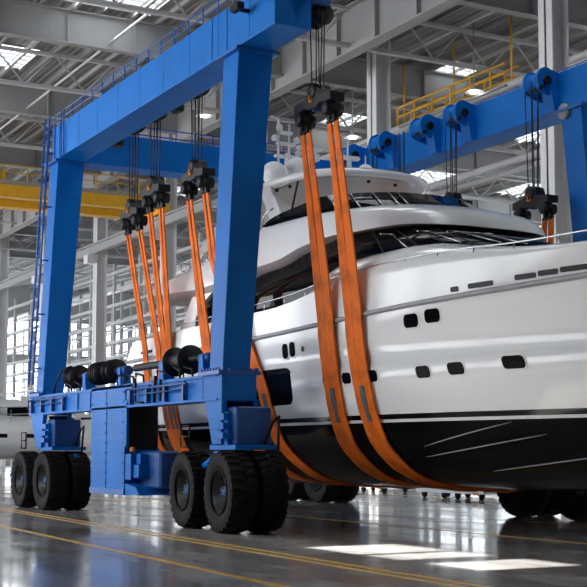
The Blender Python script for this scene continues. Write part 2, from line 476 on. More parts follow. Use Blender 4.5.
# yellow service platform on the far side under the roof
sp = thing('service_platform', 'yellow railed service platform hung high under the roof by the right column', 'platform', (-24, 23.3, 17.5))
b = MB(); b.box(-29, -20.5, 22.9, 23.7, 17.5, 17.58); b.build('platform_floor', 'steel', sp)
b = MB()
for yy in (22.9, 23.7):
    for t in (.45, .9): b.tube([(-29, yy, 17.6+t), (-20.5, yy, 17.6+t)], .05, 6)
    x = -29
    while x < -20.4: b.box(x-.04, x+.04, yy-.04, yy+.04, 17.6, 18.5); x += 1.5
b.build('handrail', 'yellow', sp)
for x in (-29, -24.8, -20.5): MB().tube([(x, 23.3, 17.6), (x, 23.3, ZR-.2)], .05, 6).build('hanger', 'yellow', sp)

# ------------------------------------------------------------------ travel lift
lift = thing('travel_lift', 'large blue four-legged boat hoist carrying the white yacht in slings', 'boat hoist', (-5.9, 5., 0))
YM = 5.02
def my(y, side): return y if side == 0 else 2*YM-y      # mirror across the middle
def mbox(b, x0, x1, y0, y1, z0, z1, side, c=0):
    ya, yb = sorted((my(y0, side), my(y1, side)))
    (b.cbox(x0, x1, ya, yb, z0, z1, c) if c else b.box(x0, x1, ya, yb, z0, z1))
GT = 10.98
for side in (0, 1):
    # top girder
    b = MB(); mbox(b, -12.25, 1.72, -.03, .80, 10., GT, side); g = b.build('top_girder', 'blue', lift, .02)
    b = MB()
    for x in (-.45, -1.2): mbox(b, x-.012, x+.012, -.045, 0, 10.05, GT-.03, side)
    for x in (-12.0, -11.55):
        mbox(b, x-.05, x+.05, -.06, -.02, 10.05, GT, side)
    for x in [-11.4+1.5*k for k in range(9)]: mbox(b, x-.006, x+.006, -.036, 0, 10.02, GT-.02, side)
    b.build('stiffener', 'blue_rail', g)
    b = MB()
    yr = my(.02, side)
    for t in (.2, .38): b.tube([(-12.2, yr, GT+t), (1.6, yr, GT+t)], .016, 6)
    for k in range(18): b.box(-12.2+.8*k-.014, -12.2+.8*k+.014, yr-.014, yr+.014, GT-.02, GT+.38)
    b.build('handrail', 'blue_rail', lift)
    # legs: wide at the girder, narrow at the sill, leaning in
    for fx in (0., -11.85):
        top = [(fx-.72, .02), (fx+.02, .02), (fx+.02, .82), (fx-.72, .82)]
        bot = [(fx-.58, -.34), (fx+.05, -.34), (fx+.05, .28), (fx-.58, .28)]
        b = MB(); b.hexa([(x, my(y, side), 3.22) for x, y in bot]+[(x, my(y, side), 10.0) for x, y in top]); lg = b.build('leg', 'blue', lift, .015)
        b = MB(); mbox(b, fx-.85, fx+.16, -.1, .92, 9.93, 10.0, side); mbox(b, fx-.8, fx+.22, -.5, .45, 3.16, 3.24, side)
        for k in range(7):
            for yy in (-.46, .41): mbox(b, fx-.72+k*.14, fx-.68+k*.14, yy-.02, yy+.02, 3.24, 3.30, side)
        for k in range(6): mbox(b, fx+.15, fx+.19, -.40+k*.15, -.36+k*.15, 3.24, 3.30, side)
        b.build('flange', 'blue_rail', lg)
    # sill beam along the bottom
    b = MB(); mbox(b, -12.72, .0, -.40, .30, 2.66, 3.16, side)
    sl = b.build('sill_beam', 'blue', lift, .015)
    b = MB()
    for k in range(13): mbox(b, -12.5+k*.98-.03, -12.5+k*.98+.03, -.43, -.39, 2.66, 3.16, side)
    mbox(b, -12.75, .0, -.44, -.36, 3.12, 3.18, side); mbox(b, -12.75, .0, -.44, -.36, 2.64, 2.69, side)
    b.build('stiffener', 'blue', sl)
    b = MB(); yr = my(-.5, side)
    for x0, x1 in ((-12.6, -9.4), (-4.9, -1.4)):
        b.tube([(x0, yr, 2.8), (x0, yr, 3.05), (x1, yr, 3.05), (x1, yr, 2.8)], .025, 6)
        b.tube([(x0+.5, yr, 2.92), (x1-.3, yr, 2.92)], .018, 6)
        for k in range(4): b.box(x0+.2+k*(x1-x0-.4)/3-.04, x0+.2+k*(x1-x0-.4)/3+.04, min(yr, my(-.38,side)), max(yr, my(-.38,side)), 2.7, 3.06)
    b.build('pipe_run', 'blue_dark', sl)
    # corner posts: tapered fork under each end of the sill
    for fx in (0., -11.6):
        d = 1 if fx == 0 else -1
        b = MB()
        if fx == 0:
            mbox(b, -.86, .2, -.42, .36, 2.62, 3.16, side)
            q = [(-.64, 2.66), (.2, 2.66), (.16, 1.75), (-.26, 1.75)]
        else: q = [(-12.70, 2.7), (-11.45, 2.7), (-11.62, 1.72), (-12.08, 1.72)]
        ya, yb = my(-.42, side), my(.42, side)
        b.prism(q, 'Y', ya, my(-.30, side)); b.prism(q, 'Y', my(.30, side), yb)
        fk = b.build('fork', 'blue', lift, .012)
        # slew platform, pivot and drive motor
        cx = -.25 if fx == 0 else -11.75
        b = MB(); mbox(b, cx-.25, cx+.95, -.36, .62, 1.64, 1.74, side); mbox(b, cx-.3, cx+.3, -.25, .3, .82, 1.62, side)
        mbox(b, cx-1.0, cx+1.0, -.12, .16, .72, 1.0, side)
        b.tube([(cx-.95, my(-.2, side), 1.25), (cx-.2, my(-.2, side), 1.5)], .09, 8); b.tube([(cx+1.1, my(.3, side), 1.45), (cx+.2, my(.3, side), 1.55)], .09, 8)
        bg = b.build('bogie', 'blue', lift, .01)
        b = MB()
        mbox(b, cx+.30, cx+.85, -.28, .50, 1.74, 2.50, side, .03); b.cyl((cx-.05, my(.1, side), 1.74), (cx-.05, my(.1, side), 2.6), .22, 16)
        mt = b.build('drive_housing', 'blue_dark', bg)
        b = MB()
        for k in range(3): mbox(b, cx+.22-.06*k, cx+.66-.04*k, -.50+k*.03, -.26, 1.86+k*.19, 1.99+k*.19, side)
        mbox(b, cx+.3, cx+.6, -.36, -.26, 1.74, 2.40, side)
        b.build('valve_block', 'blue', bg)
        b = MB()
        xs = cx-.85
        b.tube([(xs, my(-.55, side), 1.7), (xs, my(-.55, side), 2.15), (xs-.45, my(-.55, side), 2.15), (xs-.45, my(-.55, side), 1.7), (xs, my(-.55, side), 1.7)], .022, 6)
        b.tube([(xs, my(-.55, side), 1.92), (xs-.45, my(-.55, side), 1.92)], .018, 6)
        b.tube([(cx+.9, my(.3, side), 1.7), (cx+1.1, my(.4, side), 2.2), (cx+1.35, my(.4, side), 2.3), (cx+1.5, my(.3, side), 1.6)], .03, 6)
        b.build('hose_guard', 'black', bg)
        # axle stubs
        b = MB()
        for ax in (-1.07, 1.07): b.cyl((cx+ax, my(-.35, side), .80), (cx+ax, my(.55, side), .80), .13, 12)
        b.build('axle', 'black', bg)
# tyres: one mesh for the carcass with its lugs, copied
def tyre_mesh():
    b = MB(); R, W = .81, .27
    prof = [(.42, -W*.72), (.50, -W*.92), (.60, -W*1.0), (.68, -W*1.0), (.755, -W*.94), (.775, -W*.72), (.775, W*.72), (.755, W*.94), (.68, W), (.60, W), (.50, W*.92), (.42, W*.72)]
    rings = []; n = 48
    for r, h in prof+[prof[0]]: rings.append([(r*math.cos(2*PI*k/n), h, r*math.sin(2*PI*k/n)) for k in range(n)])
    b.loft(rings, True, False, True)
    for k in range(26):
        for sd in (-1, 1):
            a = 2*PI*(k+(.5 if sd > 0 else 0))/26; wd = 2*PI/26*.30
            vs = []
            for rr, t in ((.745, 1.25), (R, 1.0)):
                for (da, h) in ((-wd*t, .03*sd), (wd*t, .03*sd), (wd*t+.05, W*.70*sd), (wd*t+.05, W*.99*sd), (-wd*t+.05, W*.99*sd), (-wd*t+.05, W*.70*sd)):
                    r2 = rr-(.03 if abs(h) > W*.9 else 0)
                    vs.append((r2*math.cos(a+da), h, r2*math.sin(a+da)))
            b.add(vs, [(5,4,3,2,1,0),(6,7,8,9,10,11)]+[(i, (i+1) % 6, (i+1) % 6+6, i+6) for i in range(6)])
    return b
def rim_mb():
    b = MB()
    b.lathe([(.43, -.26), (.46, -.24), (.43, -.2), (.36, -.17), (.33, -.05), (.20, -.03), (.20, -.02), (.33, .05), (.36, .17), (.43, .2), (.46, .24), (.43, .26)], (0,0,0), 'Y', 40, caps=False)
    b.lathe([(.0, -.028), (.21, -.028)], (0,0,0), 'Y', 40, caps=False)
    for k in range(12):
        a = 2*PI*k/12; b.cyl((.27*math.cos(a), -.09, .27*math.sin(a)), (.27*math.cos(a), -.03, .27*math.sin(a)), .022, 6)
    return b
def hub_mb():
    b = MB(); b.lathe([(.0, -.16), (.11, -.15), (.13, -.12), (.13, -.02)], (0,0,0), 'Y', 20)
    for k in range(8):
        a = 2*PI*k/8; b.cyl((.085*math.cos(a), -.19, .085*math.sin(a)), (.085*math.cos(a), -.14, .085*math.sin(a)), .014, 6)
    return b
TY, RM, HB = tyre_mesh().build('tyre', 'rubber'), rim_mb().build('rim', 'rim'), hub_mb().build('hub', 'hub')
RM.parent = TY; HB.parent = TY
first = True
for side in (0, 1):
    for cx in (-.38, -11.55):
        xs = (cx-.17 if cx > -1 else cx-.62) if side == 0 else (cx-.5 if cx > -1 else cx-1.5)
        steer = math.radians(-4) if side == 0 and cx > -1 else 0.
        cy = .04 if side == 0 else 9.2
        for ax in (-1.07, 1.07):
            for ay in (-.335, .335):
                t = TY if first else copy_tree(TY); first = False
                t.parent = lift
                flip = (ay > 0)
                p = Matrix.Rotation(steer, 3, 'Z') @ Vector((ax, ay, 0))
                t.location = Vector((xs+p.x, cy+p.y, .808))-lift.location
                t.rotation_euler = (0, random.random()*.24, steer+(PI if flip else 0))
# cross beam at the stern end
MB().box(-12.75, -11.9, .8, 9.24, 10.02, 10.97).build('cross_beam', 'blue', lift, .02)
b = MB()
for t in (.28, .52): b.tube([(-12.7, .9, 10.97+t), (-12.7, 9.1, 10.97+t)], .022, 6)
for k in range(14): b.box(-12.715, -12.685, .9+k*.63, .93+k*.63, 10.95, 11.49)
b.build('handrail', 'blue_rail', lift)
# engine cabinet on the near sill, with its forward end painted dark as shade and the tank beside it
b = MB(); b.box(-7.45, -5.12, -.44, .42, .58, 3.20)
cb = b.build('engine_cabinet', 'blue', lift, .015)
b = MB()
for x in (-6.35,): b.box(x-.01, x+.01, -.452, -.43, .7, 3.1)
for z in (1.95, 3.0): b.box(-7.43, -5.14, -.452, -.43, z-.012, z+.012)
b.box(-7.47, -5.1, -.46, -.42, .58, .72)
b.build('door_panel', 'blue_rail', cb)
b = MB()
for x in (-6.42, -6.28, -7.35, -5.22):
    for k in range(10): b.box(x-.012, x+.012, -.46, -.43, .85+k*.24, .875+k*.24)
b.build('rivet', 'blue_dark', cb)
MB().box(-5.12, -5.1, -.34, .39, 1.66, 3.0).build('shaded_end_sheet', 'black', cb)  # black sheet paints in the shade on the cabinet's forward end
b = MB(); b.prism([(-5.12, 3.2), (-4.55, 3.2), (-5.0, 2.72), (-5.0, 1.75), (-5.12, 1.7)], 'Y', -.44, -.38); b.build('bracket', 'blue', cb)
b = MB(); b.cbox(-5.1, -3.75, -.1, .42, .76, 1.62, .05); tk = b.build('fuel_tank', 'blue_dark', lift)
b = MB(); b.box(-5.1, -4.75, -.42, -.1, .95, 1.55); b.box(-4.72, -4.4, -.36, -.1, 1.0, 1.3); b.box(-4.7, -4.45, -.3, -.1, 1.32, 1.55)
b.prism([(-5.1, .6), (-4.2, .6), (-4.4, .78), (-5.1, .86)], 'Y', -.42, .4); b.build('filter_box', 'blue', tk)
MB().lathe([(.0, .12), (.06, .1), (.06, 0)], (-4.95, -.3, 1.6), 'Z', 10).build('beacon', 'orange_mark', tk)
b = MB(); b.box(-4.2, .2, my(.9,1)-.3, my(.1,1), 1.2, 2.6)
# winches on the near sill
def winch(name, drums, x0, x1, motor):
    b = MB(); zc = 3.62; yc = .02
    for x, r, w in drums:
        b.lathe([(r, -w/2-.03), (r, -w/2), (r*.62, -w/2), (r*.62, w/2), (r, w/2), (r, w/2+.03), (.05, w/2+.035)], (x, yc, zc), 'X', 28)
    b.cyl((x0, yc, zc), (x1, yc, zc), .09, 12)
    w_ = b.build('winch', 'black', lift)
    b = MB()
    for x in motor: b.prism([(x-.16, 3.16), (x+.16, 3.16), (x+.08, 3.66), (x-.08, 3.66)], 'Y', yc-.14, yc+.14)
    b.build('pedestal', 'blue', w_)
    b = MB()
    for x in motor: b.cyl((x-.28, yc+.02, zc-.02), (x+.28, yc+.02, zc-.02), .12, 14)
    b.build('winch_motor', 'blue_dark', w_)
winch('w', [(-9.95, .31, .5), (-8.2, .30, .12), (-7.85, .30, .12), (-7.05, .30, .3)], -10.2, -6.3, (-8.95, -6.4))
winch('w', [(-2.75, .33, .8)], -5.6, -1.3, (-3.7, -1.5))
b = MB()
for (x, y) in ((-6.0, -.3), (-5.4, -.3), (-4.7, -.33), (-3.4, -.33), (-2.6, -.33), (-2.0, -.3), (-9.9, -.3), (-9.2, -.3)):
    b.tube([(x, y, 3.15), (x, y, 3.42+.1*random.random()), (x+.45, y, 3.36), (x+.5, y, 3.15)], .025, 6)
b.tube([(-11.2, -.2, 3.2), (-10.9, -.25, 3.5), (-10.5, -.2, 3.85), (-10.2, -.05, 3.92)], .03, 6)
b.tube([(-4.4, -.46, 3.3), (-4.4, -.46, 2.75), (-3.9, -.46, 2.72)], .03, 6); b.tube([(-3.2, -.46, 3.3), (-3.25, -.46, 2.7)], .04, 6); b.tube([(-2.9, -.46, 3.2), (-2.9, -.46, 2.72)], .03, 6)
b.build('hydraulic_hose', 'black', lift)
# ladder up the rear near leg
b = MB()
L0, L1 = Vector((-12.35, -.52, 3.5)), Vector((-12.35, -.14, 11.3))
for dx in (-.2, .2): b.tube([L0+Vector((dx, 0, 0)), L1+Vector((dx, 0, 0))], .032, 6)
for k in range(26):
    p = L0.lerp(L1, (k+.5)/26); b.tube([p+Vector((-.2, 0, 0)), p+Vector((.2, 0, 0))], .016, 5)
for k in range(5):
    p = L0.lerp(L1, (k+.3)/5); b.tube([p+Vector((.2, 0, 0)), p+Vector((.2, .3, 0))], .025, 5)
b.build('ladder', 'blue_rail', lift)
b = MB()
for x in (-11.25, -11.05): b.tube([(x, -.09, 9.95), (x, -.09, 11.3)], .022, 6)
for k in range(6): b.tube([(-11.25, -.09, 10.05+k*.2), (-11.05, -.09, 10.05+k*.2)], .014, 5)
b.build('ladder', 'blue_rail', lift)
# small brackets and lamps on the near girder
b = MB(); b.box(.55, .62, -.28, -.03, 10.55, 10.62); b.cbox(.45, .85, -.42, -.25, 10.52, 10.68, .03); b.build('floodlight', 'black', lift)
# sheave under each girder at every hook; rounded housings on the inner face of the far girder
HOOKS_L = [(1.45, 8.86, 1.1), (-4.5, 8.50, .95), (-7.12, 8.60, .78), (-8.65, 8.25, .82)]
HOOKS_R = [(-1.15, 7.98, .98), (-4.6, 8.45, .95), (-7.15, 8.3, .8), (-8.6, 8.0, .8)]
YH, YHR = 1.12, 8.72
for i, (x, z, s) in enumerate(HOOKS_L):
    b = MB(); b.lathe([(.1, -.2), (.24, -.19), (.24, -.12), (.19, -.1), (.19, .1), (.24, .12), (.24, .19), (.1, .2)], (x, YH, 10.42), 'X', 20)
    sh = b.build('sheave', 'black', lift)
    MB().box(x-.3, x+.3, .78, YH+.1, 10.55, 10.72).build('bracket', 'blue_dark', sh)
b = MB(); b.cbox(1.6, 2.0, .45, .78, 10.6, 10.85, .04); b.tube([(1.9, .6, 10.8), (2.3, .8, 10.75)], .05, 8); b.build('limit_switch', 'blue', lift)
for x in (-5.7, -9.9):
    b = MB(); b.cyl((x, .78, 10.25), (x, 1.25, 10.2), .1, 10); b.cbox(x-.2, x+.2, 1.0, 1.2, 10.08, 10.3, .03); b.build('rope_anchor', 'black', lift)
for i, x in enumerate((-1.15, -4.6, -6.25, -8.45, -10.3)):
    w = .30
    prof = [(9.26, 10.35), (8.9, 10.42), (8.66, 10.5)]+[(8.90+.29*math.cos(a), 10.76+.33*math.sin(a)) for a in [PI*1.12-PI*.78*k/10 for k in range(11)]]+[(9.4, 10.98), (9.26, 10.98)]
    b = MB(); b.prism(prof, 'X', x-w, x-w+.09); b.prism(prof, 'X', x+w-.09, x+w)
    b.prism([(9.26, 10.0), (9.08, 10.0), (8.98, 10.5), (9.26, 10.6)], 'X', x+w-.3, x+w+.08)
    hs = b.build('sheave_housing', 'blue', lift, .01)
    MB().lathe([(.1, -.2), (.28, -.19), (.28, -.14), (.23, -.1), (.23, .1), (.28, .14), (.28, .19), (.1, .2)], (x, 8.9, 10.74), 'X', 24).build('sheave', 'blue', hs)
    b = MB(); b.cyl((x-w-.06, 8.9, 10.74), (x+w+.08, 8.9, 10.74), .11, 14); b.cyl((x-.1, 8.7, 10.55), (x+w+.1, 8.7, 10.55), .05, 10)
    b.build('pin', 'black', hs)
b = MB(); b.lathe([(.01, -.05), (.2, -.05), (.2, .05), (.01, .05)], (-.55, 9.2, 9.93), 'Y', 20)
b.build('end_disc', 'steel', lift)

# ------------------------------------------------------------------ the yacht
YY = 5.05
yacht = thing('motor_yacht', 'large white motor yacht with black bottom hanging in orange slings', 'yacht', (0, YY, .7))
HB_TAB = [(.79, 0.), (.83, .9), (.90, 1.60), (1.0, 2.08), (1.25, 2.50), (1.55, 2.80), (1.76, 2.96), (2.2, 3.12), (2.5, 3.20), (2.9, 3.26), (3.32, 3.31), (4.2, 3.37), (5.2, 3.34)]
STEM = [(.79, 1.8), (.90, 5.6), (1.0, 7.2), (1.25, 9.4), (1.76, 11.3), (2.2, 12.2), (3.3, 13.5), (4.3, 14.7), (5.3, 15.8)]
XST = [(.79, -5.), (.90, -2.), (1.25, -1.2), (1.76, -.6), (2.2, -.2), (3.3, 1.2), (4.3, 2.2), (5.3, 2.4)]
def half(X, z):
    hb = smooth_interp(HB_TAB, z); xb = interp(STEM, z); xs = interp(XST, z)
    aft = 1-.05*max(0, (-5-X)/6)**2
    if X <= xs: return hb*aft
    t = (X-xs)/(xb-xs)
    if t >= 1: return 0.
    return hb*(1-t**2.05)
def keel(X):
    z = .79
    while half(X, z) <= .02 and z < 5: z += .01
    return z
def sheer(X): return smooth_interp([(-10.95, 4.15), (-10.7, 4.45), (-10.35, 4.68), (-9.5, 4.66), (-5, 4.74), (-1.5, 4.78), (-.5, 4.86), (.3, 4.95), (2., 5.0), (4, 5.0), (5.4, 4.96), (7, 4.90), (9, 4.90), (12, 5.05), (15.8, 5.3)], X)
SX = [-10.95, -10.6, -10.2, -9.5]+[-9+.75*k for k in range(33)]+[15.2, 15.5, 15.72]
SX = [x for x in SX]
ZL = [.79, .80, .82, .85, .88, .92, 1.0, 1.1, 1.25, 1.4, 1.55, 1.76, 1.98, 2.2, 2.5, 2.9, 3.3, 3.31, 3.7, 4.05, 4.2, 4.5, 99]
def hull():
    b = MB()
    for sgn in (-1, 1):
        rings = []
        for X in SX:
            ring = []
            st = sheer(X)
            for z in ZL:
                zz = min(z, st); h = half(X, zz)
                if z == 3.31: h = max(0, h-.03) if h > .05 else h
                if h <= 0:     # ahead of the stem at this height: collapse onto the stem line
                    zz2 = zz
                    for q in range(480):
                        zz2 += .0075
                        if half(X, zz2) > 0 or zz2 >= st: break
                    zz = min(zz2, st); h = half(X, zz)
                ring.append((X, YY+sgn*h, zz))
            rings.append(ring)
        b.loft(rings, closed=False, caps=False, smooth=True)
        # bulwark cap and inner face, side deck
        o = [(X, YY+sgn*half(X, sheer(X)), sheer(X)) for X in SX]
        i1 = [(X, YY+sgn*max(0, half(X, sheer(X))-.12), sheer(X)) for X in SX]
        i2 = [(X, YY+sgn*max(0, half(X, sheer(X))-.14), max(4.0, sheer(X)-.75)) for X in SX]
        i3 = [(X, YY, max(4.0, sheer(X)-.75)) for X in SX]
        b.loft([o, i1, i2, i3], closed=False, caps=False, smooth=False)
    # transom
    tr = [(SX[0], YY-half(SX[0], min(z, sheer(SX[0]))), min(z, sheer(SX[0]))) for z in ZL]+[(SX[0], YY+half(SX[0], min(z, sheer(SX[0]))), min(z, sheer(SX[0]))) for z in reversed(ZL)]
    b.add(tr, [tuple(range(len(tr)))])
    return b.build('hull', 'hull', yacht)
hull_o = hull()
def on_hull(X, z, out=.0, sgn=-1): return (X, YY+sgn*(half(X, z)+out), z)
MB().box(-12.0, -10.9, YY-2.7, YY+2.7, 1.75, 2.0).build('swim_platform', 'gel', yacht, .03)
for sgn in (-1, 1):
    b = MB(); xs = [-10.8+.6*k for k in range(44)]; xs = [x for x in xs if x < 14.4]
    zr = lambda x: smooth_interp([(-11, 4.13), (-3, 4.16), (3, 4.30), (8, 4.42), (15, 4.75)], x)
    b.tube([on_hull(x, zr(x), .015, sgn) for x in xs], .05, 8)
    b.build('rubbing_strake', 'grey_line', yacht)
# fine crease and spray rails
for pts in ([(3.2, 1.70), (4.4, 1.92), (5.6, 2.12)], [(3.0, 1.50), (4.5, 1.68), (6.2, 1.90)], [(4.3, 1.24), (5.6, 1.38), (7.3, 1.57)], [(5.6, .98), (6.6, 1.08), (7.7, 1.19)]):
    b = MB(); X = []
    for k in range(13):
        t = k/12; x = lerp(pts[0][0], pts[2][0], t); z = smooth_interp(pts, x); X.append(on_hull(x, z, .01))
    b.tube(X, [.003+.008*math.sin(PI*k/12)**.6 for k in range(13)], 6); b.build('spray_rail', 'grey_line', yacht)
def hull_patch(x0, x1, z0, z1, out, r, name, mat, sgn=-1):   # rounded plate following the hull
    b = MB(); ring = []
    cx, cz = (x0+x1)/2, (z0+z1)/2; n = 6
    for (sx, sz, a0) in ((1,1,0),(-1,1,PI/2),(-1,-1,PI),(1,-1,3*PI/2)):
        for k in range(n):
            a = a0+PI/2*k/(n-1)
            ring.append((cx+sx*((x1-x0)/2-r)+r*math.cos(a), cz+sz*((z1-z0)/2-r)+r*math.sin(a)))
    outer = [on_hull(x, z, out, sgn) for x, z in ring]; inner = [on_hull(x, z, -.04, sgn) for x, z in ring]
    b.loft([inner, outer], True, True, False)
    return b.build(name, mat, yacht)
for sgn in (-1, 1):
    for x, z, w, h in ((-1.06, 3.78, .25, .32), (-.74, 3.80, .25, .32), (.62, 3.07, .30, .22), (1.42, 3.07, .32, .22), (2.33, 3.07, .34, .22), (3.88, 3.07, .38, .22), (4.75, 3.09, .40, .22), (6.1, 3.13, .48, .22), (3.78, 4.02, .42, .25), (4.40, 4.06, .42, .25)):
        hull_patch(x-w/2-.03, x+w/2+.03, z-h/2-.03, z+h/2+.03, .008, min(w, h)*.36, 'porthole_frame', 'gel', sgn)
        hull_patch(x-w/2, x+w/2, z-h/2, z+h/2, .014, min(w, h)*.35, 'porthole', 'glass_dark', sgn)
    hull_patch(-.33, -.22, 3.72, 3.83, .014, .05, 'vent', 'black', sgn)
    hull_patch(-4.3, -.92, 2.62, 3.42, .012, .2, 'hull_window', 'glass_dark', sgn)
    for x0, x1 in ((4.95, 5.15), (5.4, 6.0), (6.5, 6.95), (7.0, 7.4), (7.45, 9.0)):
        z0 = 4.43+.03*(x0-5); hull_patch(x0, x1, z0, z0+.09, .012, .03, 'fairlead', 'black', sgn)
    for x0, x1 in ((-9.7, -8.8), (-8.3, -7.8)): hull_patch(x0, x1, 4.28, 4.36, .012, .03, 'fairlead', 'black', sgn)
# fore house shell: S-curved shoulder up to the windscreen, foredeck to the bow
def fore():
    b = MB(); xs = [-1.2, -.9, -.5, -.3, -.1, .05, .15, .25, .35, .5, .8, 1.2, 1.7, 2.3, 2.9, 3.4, 3.9, 4.4, 5, 5.7, 6.5, 7.4, 8.4, 9.5, 10.6, 11.8, 13, 14, 15, 15.7]
    top = [(-1.2, 4.78), (-.5, 4.88), (-.1, 4.97), (.1, 5.12), (.3, 5.40), (.5, 5.58), (1.65, 5.62), (2.9, 5.60), (3.8, 5.52), (4.5, 5.40), (5.4, 5.22), (7, 5.02), (9, 4.99), (12, 5.12), (15.8, 5.36)]
    for sgn in (-1, 1):
        rings = []
        for X in xs:
            h = half(X, sheer(X)); s = sheer(X)-.02; t = max(s+.02, interp(top, X)); e = t-s
            ins = min(h*.6, .10+e*1.02)
            pts = [(h, s), (h-.015*min(1, h), s+.25*e), (max(0, h-.3*ins), s+.62*e), (max(0, h-.62*ins), s+.88*e), (max(0, h-ins), t)]
            if X < .4: pts += [(max(0, h-ins-.08), t-.01), (max(0, h-ins-.1), s-.3), (max(0, h-ins-.12), s-.35)]
            else: pts += [(max(0, h-ins)*.8, t+.02), (max(0, h-ins)*.4, t+.045), (0, t+.05)]
            rings.append([(X, YY+sgn*p, z) for p, z in pts])
        b.loft(rings, False, False, True)
    return b.build('foredeck', 'gel', yacht)
fore()
# saloon and pilothouse glazing: one dark body, raked at the front
def ring_xy(pts, z, sh=0):     # pts: (X, half) from aft to front centre; closed ring both sides
    zf = z if callable(z) else (lambda i: z)
    a = [(x, YY-h, zf(i)) for i, (x, h) in enumerate(pts)]; c = [(x, YY+h, zf(i)) for i, (x, h) in enumerate(pts)]
    return a+[p for p in reversed(c)]
def dense(pts, n=6):           # refine a half outline
    out = []
    P = [Vector(p) for p in pts]
    for i in range(len(P)-1):
        p0, p1, p2, p3 = P[max(i-1,0)], P[i], P[i+1], P[min(i+2,len(P)-1)]
        for k in range(n):
            t = k/n
            out.append(tuple(.5*((2*p1)+(p2-p0)*t+(2*p0-5*p1+4*p2-p3)*t*t+(3*p1-p0-3*p2+p3)*t**3)))
    out.append(tuple(P[-1])); return out
base = dense([(-6.6, 2.6), (-6.5, 2.85), (-3, 2.85), (-1.2, 2.8), (.3, 2.66), (1.65, 2.5), (2.9, 2.25), (3.5, 1.6), (3.78, .9), (3.85, .02)])
topg3 = dense([(-6.2, 2.6, 5.62), (-6.1, 2.8, 5.62), (-3.3, 2.78, 5.80), (-1.6, 2.5, 6.06), (-.5, 2.22, 6.30), (.5, 2.06, 6.31), (1.1, 1.8, 6.31), (1.45, 1.35, 6.31), (1.62, .8, 6.31), (1.68, .02, 6.31)])
topg = [(p[0], p[1]) for p in topg3]; ZB = lambda i: lerp(5.2, 5.58, min(1, max(0, (i-12)/12)))
b = MB(); b.loft([ring_xy(base, 4.05), ring_xy(base, ZB), ring_xy(topg, lambda i: topg3[i][2])], True, True, True)
gl = b.build('saloon_glazing', 'glass_dark', yacht)
b = MB()
for i in (20, 25, 30, 35, 39, 43, 48):
    for sgn in (-1, 1):
        if i < len(base):
            p = Vector((base[i][0]+.015, YY+sgn*(base[i][1]+.012), ZB(i))); q = Vector((topg[i][0]+.015, YY+sgn*(topg[i][1]+.012), topg3[i][2]-.03)); b.tube([p, q], .022, 6)
b.build('mullion', 'black', gl)
b = MB()
for k in (33, 40, 46, 50):
    p = Vector((base[k][0]+.04, YY-base[k][1]-.03, 5.66)); q = Vector((topg[k][0]+.05, YY-topg[k][1]-.03, 6.26))
    b.tube([p, p.lerp(q, .75)], .014, 6); b.tube([p.lerp(q, .72)+Vector((0, -.28, 0)), p.lerp(q, .72)+Vector((.02, .3, .02))], .012, 6)
b.build('wiper', 'silver', gl)
# upper deck shell with the brow over the pilothouse
UP = [((-9.6, .05, 5.66), (-8.8, .05, 6.04)), ((-9.75, 2.2, 5.68), (-8.85, 2.1, 6.08)), ((-9.85, 3.12, 5.70), (-8.9, 3.05, 6.12)), ((-8.2, 3.18, 5.62), (-8.0, 3.08, 6.2)), ((-6, 3.2, 5.52), (-6, 3.05, 6.36)),
      ((-4.5, 3.12, 5.60), (-4.8, 2.8, 6.72)), ((-3.3, 2.96, 5.73), (-3.9, 2.55, 6.98)), ((-2.3, 2.84, 5.82), (-3.2, 2.45, 7.0)), ((-1.6, 2.65, 6.04), (-2.5, 2.38, 7.0)), ((-.8, 2.42, 6.24), (-1.8, 2.28, 7.0)), ((.2, 2.26, 6.30), (-1.2, 2.1, 7.0)),
      ((.95, 2.12, 6.30), (-.6, 1.75, 7.0)), ((1.4, 1.9, 6.30), (-.2, 1.4, 7.0)), ((1.7, 1.5, 6.30), (.08, 1.05, 7.0)), ((1.85, 1.0, 6.30), (.25, .7, 7.0)), ((1.9, .5, 6.30), (.36, .35, 7.0)), ((1.92, .03, 6.30), (.38, .03, 7.0))]
LO = dense([u[0] for u in UP], 5); HI = dense([u[1] for u in UP], 5)
def up_ring(f):
    pts = [f(a, c) for a, c in zip(LO, HI)]
    return [(x, YY-h, z) for x, h, z in pts]+[(x, YY+h, z) for x, h, z in reversed(pts)]
def mixr(th, tz, dz=0, inset=0):
    def f(a, c):
        x, h, z = lerp(a[0], c[0], th), lerp(a[1], c[1], th), lerp(a[2], c[2], tz)+dz
        if inset:
            k = max(0, (h-inset)/h) if h > .1 else 1
            h = h*k; x = x-(.35*inset if x > 1 else -.4*inset if x < -8.5 else 0)
        return (x, h, z)
    return f
lipz = lambda a: .17*max(0, min(1, (.2-a[0])/2.0))
def edge(a, c): return (a[0], a[1], a[2]+.02+lipz(a))
def lip(a, c): return (a[0]-(.10 if a[0] > 1.3 else -.1 if a[0] < -9 else 0), max(.02, a[1]-.16-.3*lipz(a)), a[2])
b = MB()
b.loft([up_ring(edge), up_ring(lambda a, c: (lerp(a[0], c[0], .04), lerp(a[1], c[1], .06), lerp(a[2]+.02+lipz(a), c[2], .3))), up_ring(mixr(.22, .62)), up_ring(mixr(.55, .86)), up_ring(mixr(.85, .97)), up_ring(mixr(1, 1)), up_ring(mixr(1, 1, -.06, .12)), up_ring(mixr(1, 1, -.3, .2))], True, False, True)
n = len(b.v)//8; b.f.append(tuple(range(7*n, 8*n))); b.sm.append(False)
ud = b.build('upper_deck', 'gel', yacht)
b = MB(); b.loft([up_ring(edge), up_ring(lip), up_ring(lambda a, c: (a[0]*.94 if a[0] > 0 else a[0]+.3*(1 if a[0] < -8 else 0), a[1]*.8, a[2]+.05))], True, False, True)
b.f.append(tuple(range(2*n, 3*n))); b.sm.append(False)
